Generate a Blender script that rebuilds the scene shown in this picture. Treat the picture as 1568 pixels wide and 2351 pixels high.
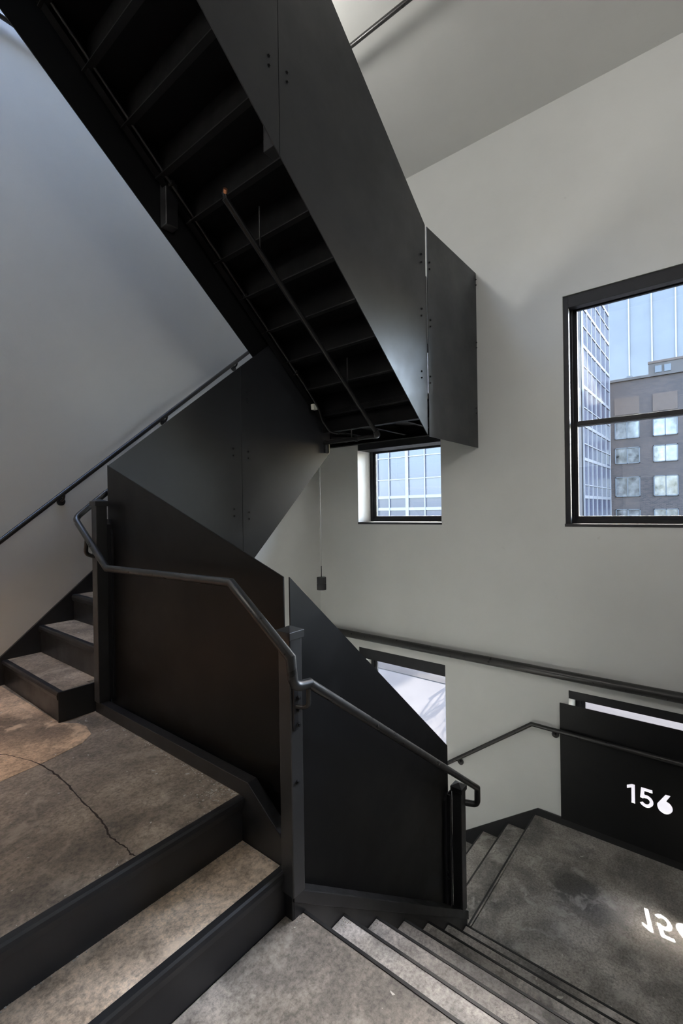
import bpy, math, random
from mathutils import Vector, Matrix
random.seed(7)
for o in list(bpy.data.objects): bpy.data.objects.remove(o)
SC = bpy.context.scene
COL = SC.collection

# ------------------------------------------------------------------ camera
YAW, PITCH, ROLL = math.radians(38.91274), math.radians(-0.14075), math.radians(-0.85438)
cF = Vector((math.cos(YAW)*math.cos(PITCH), math.sin(YAW)*math.cos(PITCH), math.sin(PITCH)))
cR0 = Vector((math.sin(YAW), -math.cos(YAW), 0)); cU0 = cR0.cross(cF)
cR = cR0*math.cos(ROLL)+cU0*math.sin(ROLL); cU = -cR0*math.sin(ROLL)+cU0*math.cos(ROLL)
cam = bpy.data.cameras.new('camera'); camo = bpy.data.objects.new('camera', cam); COL.objects.link(camo)
m = Matrix.Identity(4)
for i in range(3): m[i][0], m[i][1], m[i][2] = cR[i], cU[i], -cF[i]
camo.matrix_world = m
cam.sensor_fit = 'AUTO'; cam.sensor_width = 36.0; cam.lens = 1075.186*36/2351
cam.clip_start = .02; cam.clip_end = 1000
SC.camera = camo

# ------------------------------------------------------------------ world, sun, exposure
W = bpy.data.worlds.new('sky'); SC.world = W; W.use_nodes = True
nt = W.node_tree; nt.nodes.clear()
sky = nt.nodes.new('ShaderNodeTexSky'); sky.sky_type = 'NISHITA'; sky.sun_disc = False
SUN = Vector((1.324, .334, 1)).normalized()
sky.sun_elevation = math.asin(SUN.z); sky.sun_rotation = math.atan2(SUN.x, SUN.y)
sky.air_density = 1.0; sky.dust_density = 2.5; sky.ozone_density = 1.0
bg = nt.nodes.new('ShaderNodeBackground'); bg.inputs['Strength'].default_value = 7.8
wo = nt.nodes.new('ShaderNodeOutputWorld')
nt.links.new(sky.outputs[0], bg.inputs[0]); nt.links.new(bg.outputs[0], wo.inputs[0])
sl = bpy.data.lights.new('sun', 'SUN'); sl.energy = 55; sl.angle = math.radians(.53); sl.color = (1, .97, .93)
so = bpy.data.objects.new('sun', sl); COL.objects.link(so); so.location = SUN*60
so.rotation_euler = SUN.to_track_quat('Z', 'Y').to_euler()

def area(name, loc, direction, sx, sy, energy, color, portal=False):
    l = bpy.data.lights.new(name, 'AREA'); l.shape = 'RECTANGLE'; l.size = sx; l.size_y = sy; l.energy = energy; l.color = color
    o = bpy.data.objects.new(name, l); COL.objects.link(o); o.location = loc
    o.rotation_euler = Vector(direction).to_track_quat('-Z', 'Y').to_euler()
    if portal: l.cycles.is_portal = True
    return o
vs = SC.view_settings
vs.view_transform = 'Standard'; vs.look = 'None'; vs.exposure = 0.05; vs.gamma = 1.0; vs.use_curve_mapping = False

# ------------------------------------------------------------------ materials
def new_mat(name):
    mt = bpy.data.materials.new(name); mt.use_nodes = True
    t = mt.node_tree; t.nodes.clear()
    out = t.nodes.new('ShaderNodeOutputMaterial'); b = t.nodes.new('ShaderNodeBsdfPrincipled')
    t.links.new(b.outputs[0], out.inputs[0])
    return mt, t, b, out
def pos(t, scale=(1, 1, 1)):
    g = t.nodes.new('ShaderNodeNewGeometry'); mp = t.nodes.new('ShaderNodeMapping'); mp.inputs['Scale'].default_value = scale
    t.links.new(g.outputs['Position'], mp.inputs[0]); return mp.outputs[0]
def noise(t, v, s, d=4, r=.6, dist=0):
    n = t.nodes.new('ShaderNodeTexNoise'); n.inputs['Scale'].default_value = s; n.inputs['Detail'].default_value = d
    n.inputs['Roughness'].default_value = r; n.inputs['Distortion'].default_value = dist
    t.links.new(v, n.inputs['Vector']); return n.outputs[0]
def ramp(t, f, stops):
    r = t.nodes.new('ShaderNodeValToRGB'); e = r.color_ramp.elements
    while len(e) < len(stops): e.new(.5)
    for k, (p, c) in enumerate(stops):
        e[k].position = p; e[k].color = (*c, 1) if len(c) == 3 else c
    t.links.new(f, r.inputs[0]); return r.outputs[0]
def mix(t, f, a, b, mode='MIX'):
    n = t.nodes.new('ShaderNodeMix'); n.data_type = 'RGBA'; n.blend_type = mode
    for sock, val in ((n.inputs[0], f), (n.inputs[6], a), (n.inputs[7], b)):
        if isinstance(val, (int, float)): sock.default_value = val
        elif isinstance(val, tuple): sock.default_value = (*val, 1)
        else: t.links.new(val, sock)
    return n.outputs[2]
def bump(t, b, h, strength, dist):
    n = t.nodes.new('ShaderNodeBump'); n.inputs['Strength'].default_value = strength; n.inputs['Distance'].default_value = dist
    t.links.new(h, n.inputs['Height']); t.links.new(n.outputs[0], b.inputs['Normal'])
def g3(v): return (v, v, v)

def mat_plain(name, col, rough=.5, metal=0, spec=.5, var=0, vs_=6, bmp=0):
    mt, t, b, o = new_mat(name)
    b.inputs['Roughness'].default_value = rough; b.inputs['Metallic'].default_value = metal
    b.inputs['Specular IOR Level'].default_value = spec
    b.inputs['Base Color'].default_value = (*col, 1)
    p = pos(t); n = noise(t, p, vs_, 5)
    if var:
        c = ramp(t, n, [(.3, tuple(x*(1-var) for x in col)), (.7, tuple(x*(1+var) for x in col))])
        t.links.new(c, b.inputs['Base Color'])
        rr = ramp(t, noise(t, p, vs_*2.3, 4), [(.3, g3(max(0, rough-.08))), (.7, g3(min(1, rough+.08)))])
        t.links.new(rr, b.inputs['Roughness'])
    if bmp: bump(t, b, noise(t, p, 120, 2), bmp, .001)
    return mt

def mat_wall():
    mt, t, b, o = new_mat('wall_paint')
    p = pos(t); n = noise(t, p, .9, 5)
    c = ramp(t, n, [(.3, (.60, .605, .582)), (.7, (.66, .665, .642))])
    n2 = noise(t, p, 5.5, 6, .62)
    scuff = ramp(t, n2, [(.70, g3(0)), (.78, g3(1))])
    c = mix(t, scuff, c, (.52, .52, .49))
    t.links.new(c, b.inputs['Base Color']); b.inputs['Roughness'].default_value = .62; b.inputs['Specular IOR Level'].default_value = .3
    h = mix(t, .5, noise(t, p, 3.2, 5, .55), noise(t, p, 26, 4))
    bump(t, b, h, .22, .008)
    return mt

def mat_concrete(name, tint=(1, 1, 1), k=1.0):
    mt, t, b, o = new_mat(name)
    p = pos(t)
    big = noise(t, p, 1.9, 7, .58, .15)
    T = lambda c: tuple(c[i]*tint[i]*k for i in range(3))
    c = ramp(t, big, [(.34, T((.07, .066, .062))), (.46, T((.19, .175, .158))), (.55, T((.26, .24, .218))), (.68, T((.40, .38, .355)))])
    st = ramp(t, noise(t, p, 3.6, 6, .6, .25), [(.48, g3(0)), (.60, g3(.6))])
    c = mix(t, st, c, T((.095, .09, .085)))
    sp = ramp(t, noise(t, p, 70, 3, .7), [(.33, g3(.6)), (.5, g3(1)), (.68, g3(1.35))])
    c = mix(t, 1.0, c, sp, 'MULTIPLY')
    lt = ramp(t, noise(t, p, 7, 6, .65, .3), [(.55, g3(0)), (.66, g3(.6))])
    c = mix(t, lt, c, T((.36, .345, .32)))
    chip = ramp(t, noise(t, p, 21, 2, .5, .6), [(.735, g3(0)), (.75, g3(1))])
    c = mix(t, chip, c, (.52, .50, .46))
    # hairline scuffs
    sv = noise(t, pos(t, (5, 13, 5)), 1.0, 2, .4, 1.0)
    sc2 = ramp(t, sv, [(.496, g3(0)), (.5, g3(.3)), (.504, g3(0))])
    c = mix(t, sc2, c, T((.10, .095, .09)))
    t.links.new(c, b.inputs['Base Color'])
    rr = ramp(t, big, [(.3, g3(.54)), (.7, g3(.7))]); t.links.new(rr, b.inputs['Roughness'])
    h = mix(t, .5, noise(t, p, 45, 5, .7), noise(t, p, 6, 5))
    bump(t, b, h, .45, .006)
    return mt

def mat_glass():
    mt, t, b, o = new_mat('window_glass'); t.nodes.remove(b)
    tr = t.nodes.new('ShaderNodeBsdfTransparent'); tr.inputs[0].default_value = (.93, .95, .96, 1)
    gl = t.nodes.new('ShaderNodeBsdfGlossy'); gl.inputs['Roughness'].default_value = .01
    fr = t.nodes.new('ShaderNodeFresnel'); fr.inputs[0].default_value = 1.45
    mx = t.nodes.new('ShaderNodeMixShader')
    t.links.new(fr.outputs[0], mx.inputs[0]); t.links.new(tr.outputs[0], mx.inputs[1]); t.links.new(gl.outputs[0], mx.inputs[2])
    t.links.new(mx.outputs[0], o.inputs[0]); return mt

def mat_emit(name, col, s):
    mt, t, b, o = new_mat(name); b.inputs['Emission Color'].default_value = (*col, 1); b.inputs['Emission Strength'].default_value = s
    b.inputs['Base Color'].default_value = (.8, .8, .8, 1); return mt

def mat_brick():
    mt, t, b, o = new_mat('far_brick')
    g = t.nodes.new('ShaderNodeNewGeometry'); s = t.nodes.new('ShaderNodeSeparateXYZ'); cmb = t.nodes.new('ShaderNodeCombineXYZ')
    t.links.new(g.outputs['Position'], s.inputs[0]); t.links.new(s.outputs[1], cmb.inputs[0]); t.links.new(s.outputs[2], cmb.inputs[1])
    br = t.nodes.new('ShaderNodeTexBrick'); br.inputs['Scale'].default_value = 1
    br.inputs['Brick Width'].default_value = .42; br.inputs['Row Height'].default_value = .15; br.inputs['Mortar Size'].default_value = .012
    br.inputs['Color1'].default_value = (.034, .021, .0155, 1); br.inputs['Color2'].default_value = (.015, .0095, .0075, 1); br.inputs['Mortar'].default_value = (.046, .030, .023, 1)
    t.links.new(cmb.outputs[0], br.inputs['Vector'])
    n = noise(t, g.outputs['Position'], .35, 5)
    c = mix(t, 1.0, br.outputs[0], ramp(t, n, [(.3, g3(.8)), (.7, g3(1.2))]), 'MULTIPLY')
    t.links.new(c, b.inputs['Base Color']); b.inputs['Roughness'].default_value = .85; return mt

STEEL = mat_plain('black_steel', (.016, .016, .0175), .38, 0, .45, .18, 3.0, .05)
PANEL = mat_plain('panel_steel', (.0195, .0207, .0240), .42, 0, .4, .14, 1.6, .04)
PANEL_DIM = mat_plain('panel_steel_dim', (.0055, .0055, .006), .42, 0, .24, .15, 1.6, .04)  # darker copy of the panel steel: dimmer light low down painted in
NEWEL = mat_plain('newel_steel', (.030, .030, .031), .36, 0, .5, .12, 6)
RAILM = mat_plain('rail_steel', (.022, .0215, .021), .34, 0, .5, .15, 9)
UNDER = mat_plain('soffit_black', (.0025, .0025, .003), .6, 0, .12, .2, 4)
PIPEB = mat_plain('pipe_black', (.009, .009, .0095), .4, 0, .35)
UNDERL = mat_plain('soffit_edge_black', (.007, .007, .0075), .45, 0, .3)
BLACKP = mat_plain('black_plate', (.006, .006, .0065), .5, 0, .3, .1, 3)
WALL = mat_wall()
CONC = mat_concrete('stair_concrete', (1, 1, 1), 1.35)
CONCT = mat_concrete('step_concrete', (1.0, 1.0, 1.03), 1.5)
CONCBT = mat_concrete('worn_warmlit_step_concrete', (1.15, .97, .80), 2.2)  # paler from wear; brown tint puts warm light into the colour
CONCP = mat_concrete('platform_concrete', (1.03, .98, .93), 1.2)
CONCB = mat_concrete('landing_concrete', (1.08, .95, .80), .95)  # brown tint: warm light on the landing painted into the colour
CONCS = mat_concrete('narrow_step_concrete', (1.15, .93, .72), 1.1)  # brown tint paints warm light onto the climbing steps
PATCH = mat_concrete('tan_patch', (1.35, 1.0, .70), 1.75)
GLASS = mat_glass()
FRAME = mat_plain('window_frame', (.014, .014, .017), .5, 0, .35, .1, 8)
SILLM = mat_plain('sill_paint', (.03, .03, .033), .4)
REVEAL = mat_plain('reveal_paint', (.72, .73, .74), .6, 0, .3, .03, 3)
CRACK = mat_plain('crack_dark', (.03, .022, .018), .9)
BRASS = mat_plain('sprinkler_brass', (.55, .24, .12), .35, .8)
WHITE = mat_plain('white_plastic', (.8, .78, .7), .5)
LAMPBLK = mat_plain('pendant_black', (.022, .022, .024), .55)
GLOBE = mat_emit('lit_globe', (1, .97, .92), 175)
WIRE = mat_plain('cable_grey', (.45, .45, .43), .5)
SIDEWALK = mat_plain('sidewalk', (.037, .033, .0305), .9, 0, 0, .10, 1.2, .2)
ASPHALT = mat_plain('asphalt', (.027, .024, .022), .9, 0, 0, .12, .8, .2)
KERB = mat_plain('kerb_stone', (.024, .021, .019), .8, 0, 0, .15, 2)
BRICK = mat_brick()
INFILL = mat_plain('infill_brick', (.056, .037, .027), .85, 0, .3, .12, 2)
FGLASS = mat_plain('facade_glass', (.021, .021, .032), .22, 0, .35)
FGLASS2 = mat_plain('facade_glass_light', (.038, .036, .046), .22, 0, .35)
MULL = mat_plain('white_mullion', (.105, .092, .088), .5)
PALEG = mat_plain('pale_glass', (.060, .056, .056), .4, 0, .2, .04, .12)
CONCR = mat_plain('far_concrete', (.048, .038, .032), .85, 0, .3, .1, .4)
BARK = mat_plain('bark', (.008, .007, .006), .9, 0, 0)
BWIN = mat_plain('far_window_glass', (.06, .055, .052), .15, 0, .4, .97, .9)  # strong tone noise paints patchy reflections into the panes
BWINF = mat_plain('far_window_frame', (.045, .045, .047), .6)

# ------------------------------------------------------------------ mesh helpers
class MB:
    def __init__(s): s.v = []; s.f = []; s.sm = False
    def add(s, vs_, fs):
        n = len(s.v); s.v += [tuple(a) for a in vs_]; s.f += [tuple(i+n for i in q) for q in fs]; return s
    def box(s, a, b):
        x0, y0, z0 = (min(a[i], b[i]) for i in range(3)); x1, y1, z1 = (max(a[i], b[i]) for i in range(3))
        return s.add([(x0,y0,z0),(x1,y0,z0),(x1,y1,z0),(x0,y1,z0),(x0,y0,z1),(x1,y0,z1),(x1,y1,z1),(x0,y1,z1)],
                     [(0,3,2,1),(4,5,6,7),(0,1,5,4),(1,2,6,5),(2,3,7,6),(3,0,4,7)])
    def prism(s, poly, axis, a, b):
        """poly: 2D points in the two axes other than `axis` (cyclic order kept as listed x<y<z), extruded from a to b."""
        def P(u, w, t):
            return {'x': (t, u, w), 'y': (u, t, w), 'z': (u, w, t)}[axis]
        n = len(poly)
        vs_ = [P(u, w, a) for u, w in poly]+[P(u, w, b) for u, w in poly]
        fs = [tuple(range(n)), tuple(reversed(range(n, 2*n)))]+[(i, i+n, (i+1) % n+n, (i+1) % n) for i in range(n)]
        return s.add(vs_, fs)
    def tube(s, path, r, n=12, fillet=None, caps=True):
        pts = [Vector(p) for p in path]
        if fillet:
            out = [pts[0]]
            for i in range(1, len(pts)-1):
                rad = fillet if not isinstance(fillet, (list, tuple)) else fillet[i-1]
                p, a, b = pts[i], pts[i-1], pts[i+1]
                if not rad: out.append(p); continue
                ta, tb = (a-p).normalized(), (b-p).normalized()
                d = min(rad, (a-p).length*.45, (b-p).length*.45)
                q0, q1 = p+ta*d, p+tb*d
                for k in range(7):
                    u = k/6; out.append(q0*(1-u)**2+p*2*u*(1-u)+q1*u*u)
            out.append(pts[-1]); pts = out
        tg = [(pts[i+1]-pts[i]).normalized() for i in range(len(pts)-1)]
        up = Vector((0, 0, 1)) if abs(tg[0].z) < .9 else Vector((1, 0, 0))
        u = tg[0].cross(up).normalized(); w = u.cross(tg[0]).normalized()
        rings = []; base = len(s.v)
        for i, p in enumerate(pts):
            tin = tg[max(0, i-1)]; tout = tg[min(i, len(tg)-1)]
            nn = (tin+tout)
            nn = nn.normalized() if nn.length > 1e-6 else tin
            for k in range(n):
                a = 2*math.pi*k/n; off = (u*math.cos(a)+w*math.sin(a))*r
                sl_ = -off.dot(nn)/max(.15, tin.dot(nn))
                s.v.append(tuple(p+off+tin*sl_))
            if i < len(pts)-1 and i > 0:
                q = tin.rotation_difference(tout); u = q @ u; w = q @ w
        for i in range(len(pts)-1):
            for k in range(n):
                a = base+i*n+k; b = base+i*n+(k+1) % n
                s.f.append((a, b, b+n, a+n))
        if caps:
            s.f.append(tuple(base+k for k in reversed(range(n)))); e = base+(len(pts)-1)*n; s.f.append(tuple(e+k for k in range(n)))
        s.sm = True
        return s
    def disc(s, c, axis, r, h, n=16):
        c = Vector(c); d = Vector(axis).normalized()
        return s.tube([c, c+d*h], r, n)

WLOC = {}
def mesh_from(mb, off, name, mat, smooth=None):
    me = bpy.data.meshes.new(name); me.from_pydata([(v[0]-off[0], v[1]-off[1], v[2]-off[2]) for v in mb.v], [], mb.f)
    import bmesh
    bm = bmesh.new(); bm.from_mesh(me); bmesh.ops.recalc_face_normals(bm, faces=bm.faces); bm.to_mesh(me); bm.free()
    if mat: me.materials.append(mat)
    if (mb.sm if smooth is None else smooth):
        for p in me.polygons: p.use_smooth = len(p.vertices) <= 4
        me.set_sharp_from_angle(angle=math.radians(40))
    me.update(); return me
def put(name, me, parent, loc):
    """object from (shared) mesh data, at a world location, under parent"""
    o = bpy.data.objects.new(name, me); COL.objects.link(o)
    pl = WLOC[parent.name] if parent else Vector((0, 0, 0))
    o.location = Vector(loc)-pl
    if parent: o.parent = parent
    WLOC[o.name] = Vector(loc); return o
def build(mb, name, mat, parent=None, bev=0, smooth=None):
    xs = [v[0] for v in mb.v]; ys = [v[1] for v in mb.v]; zs = [v[2] for v in mb.v]
    base = ((min(xs)+max(xs))/2, (min(ys)+max(ys))/2, min(zs))
    o = put(name, mesh_from(mb, base, name, mat, smooth), parent, base)
    if bev:
        md = o.modifiers.new('bevel', 'BEVEL'); md.width = bev; md.segments = 2; md.limit_method = 'ANGLE'; md.angle_limit = math.radians(40)
    return o
def tag(o, label, cat=None, group=None, kind=None):
    o['label'] = label
    if cat: o['category'] = cat
    if group: o['group'] = group
    if kind: o['kind'] = kind
    return o
def thing(name, label, cat, loc, group=None, kind=None):
    o = bpy.data.objects.new(name, None); COL.objects.link(o); o.location = loc; o.empty_display_size = .1
    WLOC[o.name] = Vector(loc); return tag(o, label, cat, group, kind)
def B(a, b): return MB().box(a, b)

# ------------------------------------------------------------------ key dimensions (metres, eye at z = 0)
XR, YL, ZC = 4.416, 3.924, 3.577         # window wall, stair wall, ceiling
XN, YB = -2.4, -2.6                      # the two walls behind the camera
ZB, ZA, ZCL = -1.55, -1.18, -2.799       # platform, upper landing, lower landing
ZT = 5.15                                 # top of the upper stair shaft
ZG = -4.4                                # street
WT = .36                                 # wall thickness

# ------------------------------------------------------------------ room shell
HOLES = [  # y0, y1, z0, z1
    (-.09, 1.05, -.145, 1.842), (2.237, 3.31, -.137, .775), (2.22, 3.335, -2.95, -1.608), (-.1, 1.044, -2.66, -1.598),
    (-1.75, -.6, -.145, 1.842), (2.237, 2.60, .98, 1.842)]
def holed_wall(x0, x1, ylo, yhi, zlo, zhi, holes):
    ys = sorted({ylo, yhi, *[h[0] for h in holes], *[h[1] for h in holes]}); zs = sorted({zlo, zhi, *[h[2] for h in holes], *[h[3] for h in holes]})
    def solid(i, j):
        if i < 0 or j < 0 or i >= len(ys)-1 or j >= len(zs)-1: return False
        cy, cz = (ys[i]+ys[i+1])/2, (zs[j]+zs[j+1])/2
        return not any(h[0] < cy < h[1] and h[2] < cz < h[3] for h in holes)
    mb = MB()
    for i in range(len(ys)-1):
        for j in range(len(zs)-1):
            if not solid(i, j): continue
            a, b, c, d = ys[i], ys[i+1], zs[j], zs[j+1]
            mb.add([(x0,a,c),(x0,b,c),(x0,b,d),(x0,a,d)], [(0,1,2,3)]); mb.add([(x1,a,c),(x1,b,c),(x1,b,d),(x1,a,d)], [(3,2,1,0)])
            for (di, dj, q) in ((-1,0,[(x0,a,c),(x0,a,d),(x1,a,d),(x1,a,c)]), (1,0,[(x0,b,c),(x1,b,c),(x1,b,d),(x0,b,d)]),
                                (0,-1,[(x0,a,c),(x1,a,c),(x1,b,c),(x0,b,c)]), (0,1,[(x0,a,d),(x0,b,d),(x1,b,d),(x1,a,d)])):
                if not solid(i+di, j+dj): mb.add(q, [(0,1,2,3)])
    return mb
tag(build(holed_wall(XR, XR+WT, YB-.3, YL+.3, ZG-.3, ZT+.3, HOLES), 'wall_right', WALL), 'grey-white plastered wall with the window openings', kind='structure')
tag(build(B((XN-.3, YL, ZG-.3), (XR, YL+.3, ZT+.3)), 'wall_left', WALL), 'grey-white plastered wall beside the rising stair', kind='structure')
tag(build(B((XN-.3, YB-.3, ZG-.3), (XR, YB, ZT+.3)), 'wall_back', WALL), 'grey-white plastered wall behind the viewer', kind='structure')
tag(build(B((XN-.3, YB, ZG-.3), (XN, YL, ZT+.3)), 'wall_near', WALL), 'grey-white plastered wall at the end of the landing', kind='structure')
OX, OY = 2.45, 1.78                      # stair opening in the ceiling slab: x < OX and y > OY
mbc = MB().prism([(XN, YB), (XR, YB), (XR, YL), (OX, YL), (OX, OY), (XN, OY)], 'z', ZC, ZC+.32)
tag(build(mbc, 'ceiling', WALL), 'pale grey plastered ceiling slab above the stairwell', kind='structure')
# upper shaft roof with an added skylight to light the stair wall
mbr = MB()
for a, b in (((XN, YB), (XR, 2.9)), ((XN, 3.82), (XR, YL)), ((XN, 2.9), (-.6, 3.82)), ((1.8, 2.9), (XR, 3.82))):
    mbr.box((a[0], a[1], ZT), (b[0], b[1], ZT+.3))
tag(build(mbr, 'ceiling_upper', WALL), 'upper shaft ceiling with an added skylight opening', kind='structure')
area('skylight_portal', (.6, 3.36, ZT+.28), (0, 0, -1), 2.4, .92, 1, (1, 1, 1), True)
for h in HOLES:
    area('window_portal', (XR+WT+.01, (h[0]+h[1])/2, (h[2]+h[3])/2), (-1, 0, 0), h[1]-h[0], h[3]-h[2], 1, (1, 1, 1), True)

# black linings added on the unseen walls to cut bounced light low down
tag(build(B((XN+.004, YB+.001, ZB), (1.2, YB+.02, .6)), 'trim_4', BLACKP), 'added black light-absorbing lining behind the viewer', kind='structure')
tag(build(B((1.2, YB+.001, ZCL+.002), (XR-.02, YB+.02, -.2)), 'trim_5', BLACKP), 'added black light-absorbing lining beside the lower landing', kind='structure')
tag(build(B((XN+.001, YB+.02, ZB+.002), (XN+.02, 1.29, .6)), 'trim_6', BLACKP), 'added black light-absorbing lining at the end of the platform', kind='structure')
tag(build(B((XN+.001, 1.6, ZA+.003), (XN+.02, YL-.03, .9)), 'trim_7', BLACKP), 'added black light-absorbing lining at the end of the upper landing', kind='structure')
# floors / landings
tag(build(MB().prism([(XN, YB), (1.285, YB), (1.285, 1.31), (XN, 1.31)], 'z', ZB-.18, ZB), 'floor', CONCP), 'worn stained concrete platform at the foot of two steps', kind='structure')
fa = build(B((XN, 1.575, ZA-.16), (1.245, YL, ZA)), 'floor_landing', CONCB)
tag(fa, 'cracked brown concrete landing before the rising stair', kind='structure')
fc = build(B((2.80, YB, ZCL-.16), (XR, 1.325, ZCL)), 'floor_lower', CONC)
tag(fc, 'dark grey concrete lower landing lit by the projected number', kind='structure')
tag(build(B((XN, YB, ZG-.2), (XR, YL, ZG)), 'floor_bottom', CONC), 'concrete floor at the bottom of the stairwell', kind='structure')
# tan patch and crack on the upper landing
pp = [(XN+.02, 2.47), (.65, 2.497), (.834, 2.52), (1.03, 2.575), (1.10, 2.64), (1.125, 2.76), (1.12, 2.86), (1.05, 2.925), (1.0, 2.93), (XN+.02, 3.86)]
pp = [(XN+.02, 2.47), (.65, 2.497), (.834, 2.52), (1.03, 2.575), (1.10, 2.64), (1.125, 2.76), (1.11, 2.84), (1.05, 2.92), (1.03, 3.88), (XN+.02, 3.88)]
tag(build(MB().prism(pp, 'z', ZA, ZA+.0015), 'tan_patch', PATCH, fa), 'lighter tan patch')
ck = [(.71, 2.80), (.747, 2.752), (.785, 2.64), (.812, 2.542), (.826, 2.40), (.831, 2.263), (.82, 2.13), (.816, 2.007), (.812, 1.91), (.805, 1.828), (.787, 1.754), (.792, 1.69), (.796, 1.637), (.79, 1.60), (.797, 1.575)]
cp = []
for i in range(len(ck)-1):
    for k in range(5):
        u = k/5; cp.append((ck[i][0]*(1-u)+ck[i+1][0]*u+random.uniform(-.003, .003), ck[i][1]*(1-u)+ck[i+1][1]*u))
mbk = MB(); Lp = []; Rp = []
for i, (x, y) in enumerate(cp):
    w = .0028*(.5+random.random()) if i > 14 else .0018*(.4+random.random())
    Lp.append((x-w, y)); Rp.append((x+w, y))
for i in range(len(cp)-1):
    mbk.prism([Lp[i], Rp[i], Rp[i+1], Lp[i+1]], 'z', ZA+.0012, ZA+.0022)
tag(build(mbk, 'crack', CRACK, fa), 'dark winding crack')

# plaster residue and chipped bits along the kerbs
CHIP = mat_plain('plaster_residue', (.50, .47, .42), .9, 0, .2, .25, 40)
def chips(spots, parent, name='plaster_residue'):
    mb = MB()
    for (x, y, z, r) in spots:
        n = random.choice((4, 5, 6)); a0 = random.uniform(0, 6.28)
        poly = [(x+r*random.uniform(.35, 1)*math.cos(a0+2*math.pi*k/n), y+r*random.uniform(.35, 1)*math.sin(a0+2*math.pi*k/n)*random.uniform(.5, 1)) for k in range(n)]
        mb.prism(poly, 'z', z-.0005, z+random.uniform(.0012, .0022))
    o = build(mb, name, CHIP, parent); o['kind'] = 'stuff'; return o
sp_ = []
for k in range(120):
    u = random.random()**1.7; sp_.append((1.238-abs(random.gauss(0, .012)), 1.585+u*1.0, ZA, random.uniform(.002, .007)))
for k in range(70):
    sp_.append((1.19+random.gauss(0, .028)-.05*random.random(), 1.66+random.gauss(0, .05), ZA, random.uniform(.002, .009)))
for k in range(30): sp_.append((random.uniform(.3, 1.2), random.uniform(1.7, 2.9), ZA, random.uniform(.0015, .0035)))
for k in range(40): sp_.append((random.uniform(.3, 1.2), 1.583+abs(random.gauss(0, .006)), ZA, random.uniform(.0015, .004)))
chips([q for q in sp_ if q[0] < 1.243 and q[1] > 1.578], fa)
chips([(random.uniform(3.0, 4.3), random.uniform(.0, 1.25), ZCL, random.uniform(.0015, .006)) for k in range(40)], fc)

# ------------------------------------------------------------------ stairs
def bull_riser(y, z0, z1, x0, x1):
    """black steel riser in plane y (facing -y) with a rounded lip at the top"""
    prof = [(y+.03, z0), (y+.012, z0), (y+.012, z1-.05), (y, z1-.042), (y-.003, z1-.02), (y, z1-.006), (y+.006, z1+.001), (y+.018, z1+.0015), (y+.03, z1+.0015)]
    return MB().prism(prof, 'x', x0, x1)
s1 = thing('stair_flight', 'two brown concrete steps with black risers below the upper landing', 'stairs', (.2, 1.4, ZB))
build(bull_riser(1.301, ZB, -1.365, XN+.004, 1.243), 'riser', STEEL, s1)
build(bull_riser(1.546, -1.365, ZA, XN+.004, 1.243), 'riser', STEEL, s1)
build(B((XN+.004, 1.322, -1.40), (1.243, 1.575, -1.365)), 'tread', CONCBT, s1, .002)
chips([(random.uniform(.3, 1.235), 1.562-abs(random.gauss(0, .006)), -1.365, random.uniform(.0015, .006)) for k in range(60)]+[(1.236-abs(random.gauss(0, .006)), random.uniform(1.33, 1.56), -1.365, random.uniform(.0015, .005)) for k in range(30)], s1)
build(B((XN+.004, 1.565, ZA-.04), (1.243, 1.60, ZA+.001)), 'nosing_fill', CONCB, s1)

s2 = thing('stair_flight', 'grey concrete steps running down from the platform to the lower landing', 'stairs', (2.0, 0, ZCL))
T2, R2 = .2424, .1784
for k in range(0, 7):
    x = 1.315+T2*k; z = ZB-R2*k
    if k == 0: build(B((1.27, YB+.004, ZB-.045), (x-.016, 1.268, ZB)), 'tread', CONCP, s2, .002)
    else: build(B((x-T2-.005, YB+.004, z-.045), (x-.014, 1.268, z)), 'tread', CONCT, s2, .003)
    zr = z-R2 if k < 6 else ZCL
    build(MB().prism([(x-.016, z+.002), (x-.004, z+.002), (x, z-.004), (x, z-.03), (x-.012, z-.04), (x-.012, zr), (x-.022, zr), (x-.022, z-.01)], 'y', YB+.004, 1.268), 'riser', STEEL, s2)
# black stringer kerb carrying the descending panel
yc = 1.2705
zt = lambda x: -1.432-.7297*(x-1.253)
build(MB().prism([(1.253, zt(1.253)), (2.784, zt(2.784)), (2.784, -2.80), (2.60, -2.80), (1.253, -1.82)], 'y', yc, yc+.012), 'stringer', STEEL, s2)
build(MB().prism([(1.247, zt(1.247)+.004), (2.79, zt(2.79)+.004), (2.79, zt(2.79)-.05), (1.247, zt(1.247)-.05)], 'y', yc-.008, yc+.085), 'stringer_cap', STEEL, s2, .003)

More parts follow.
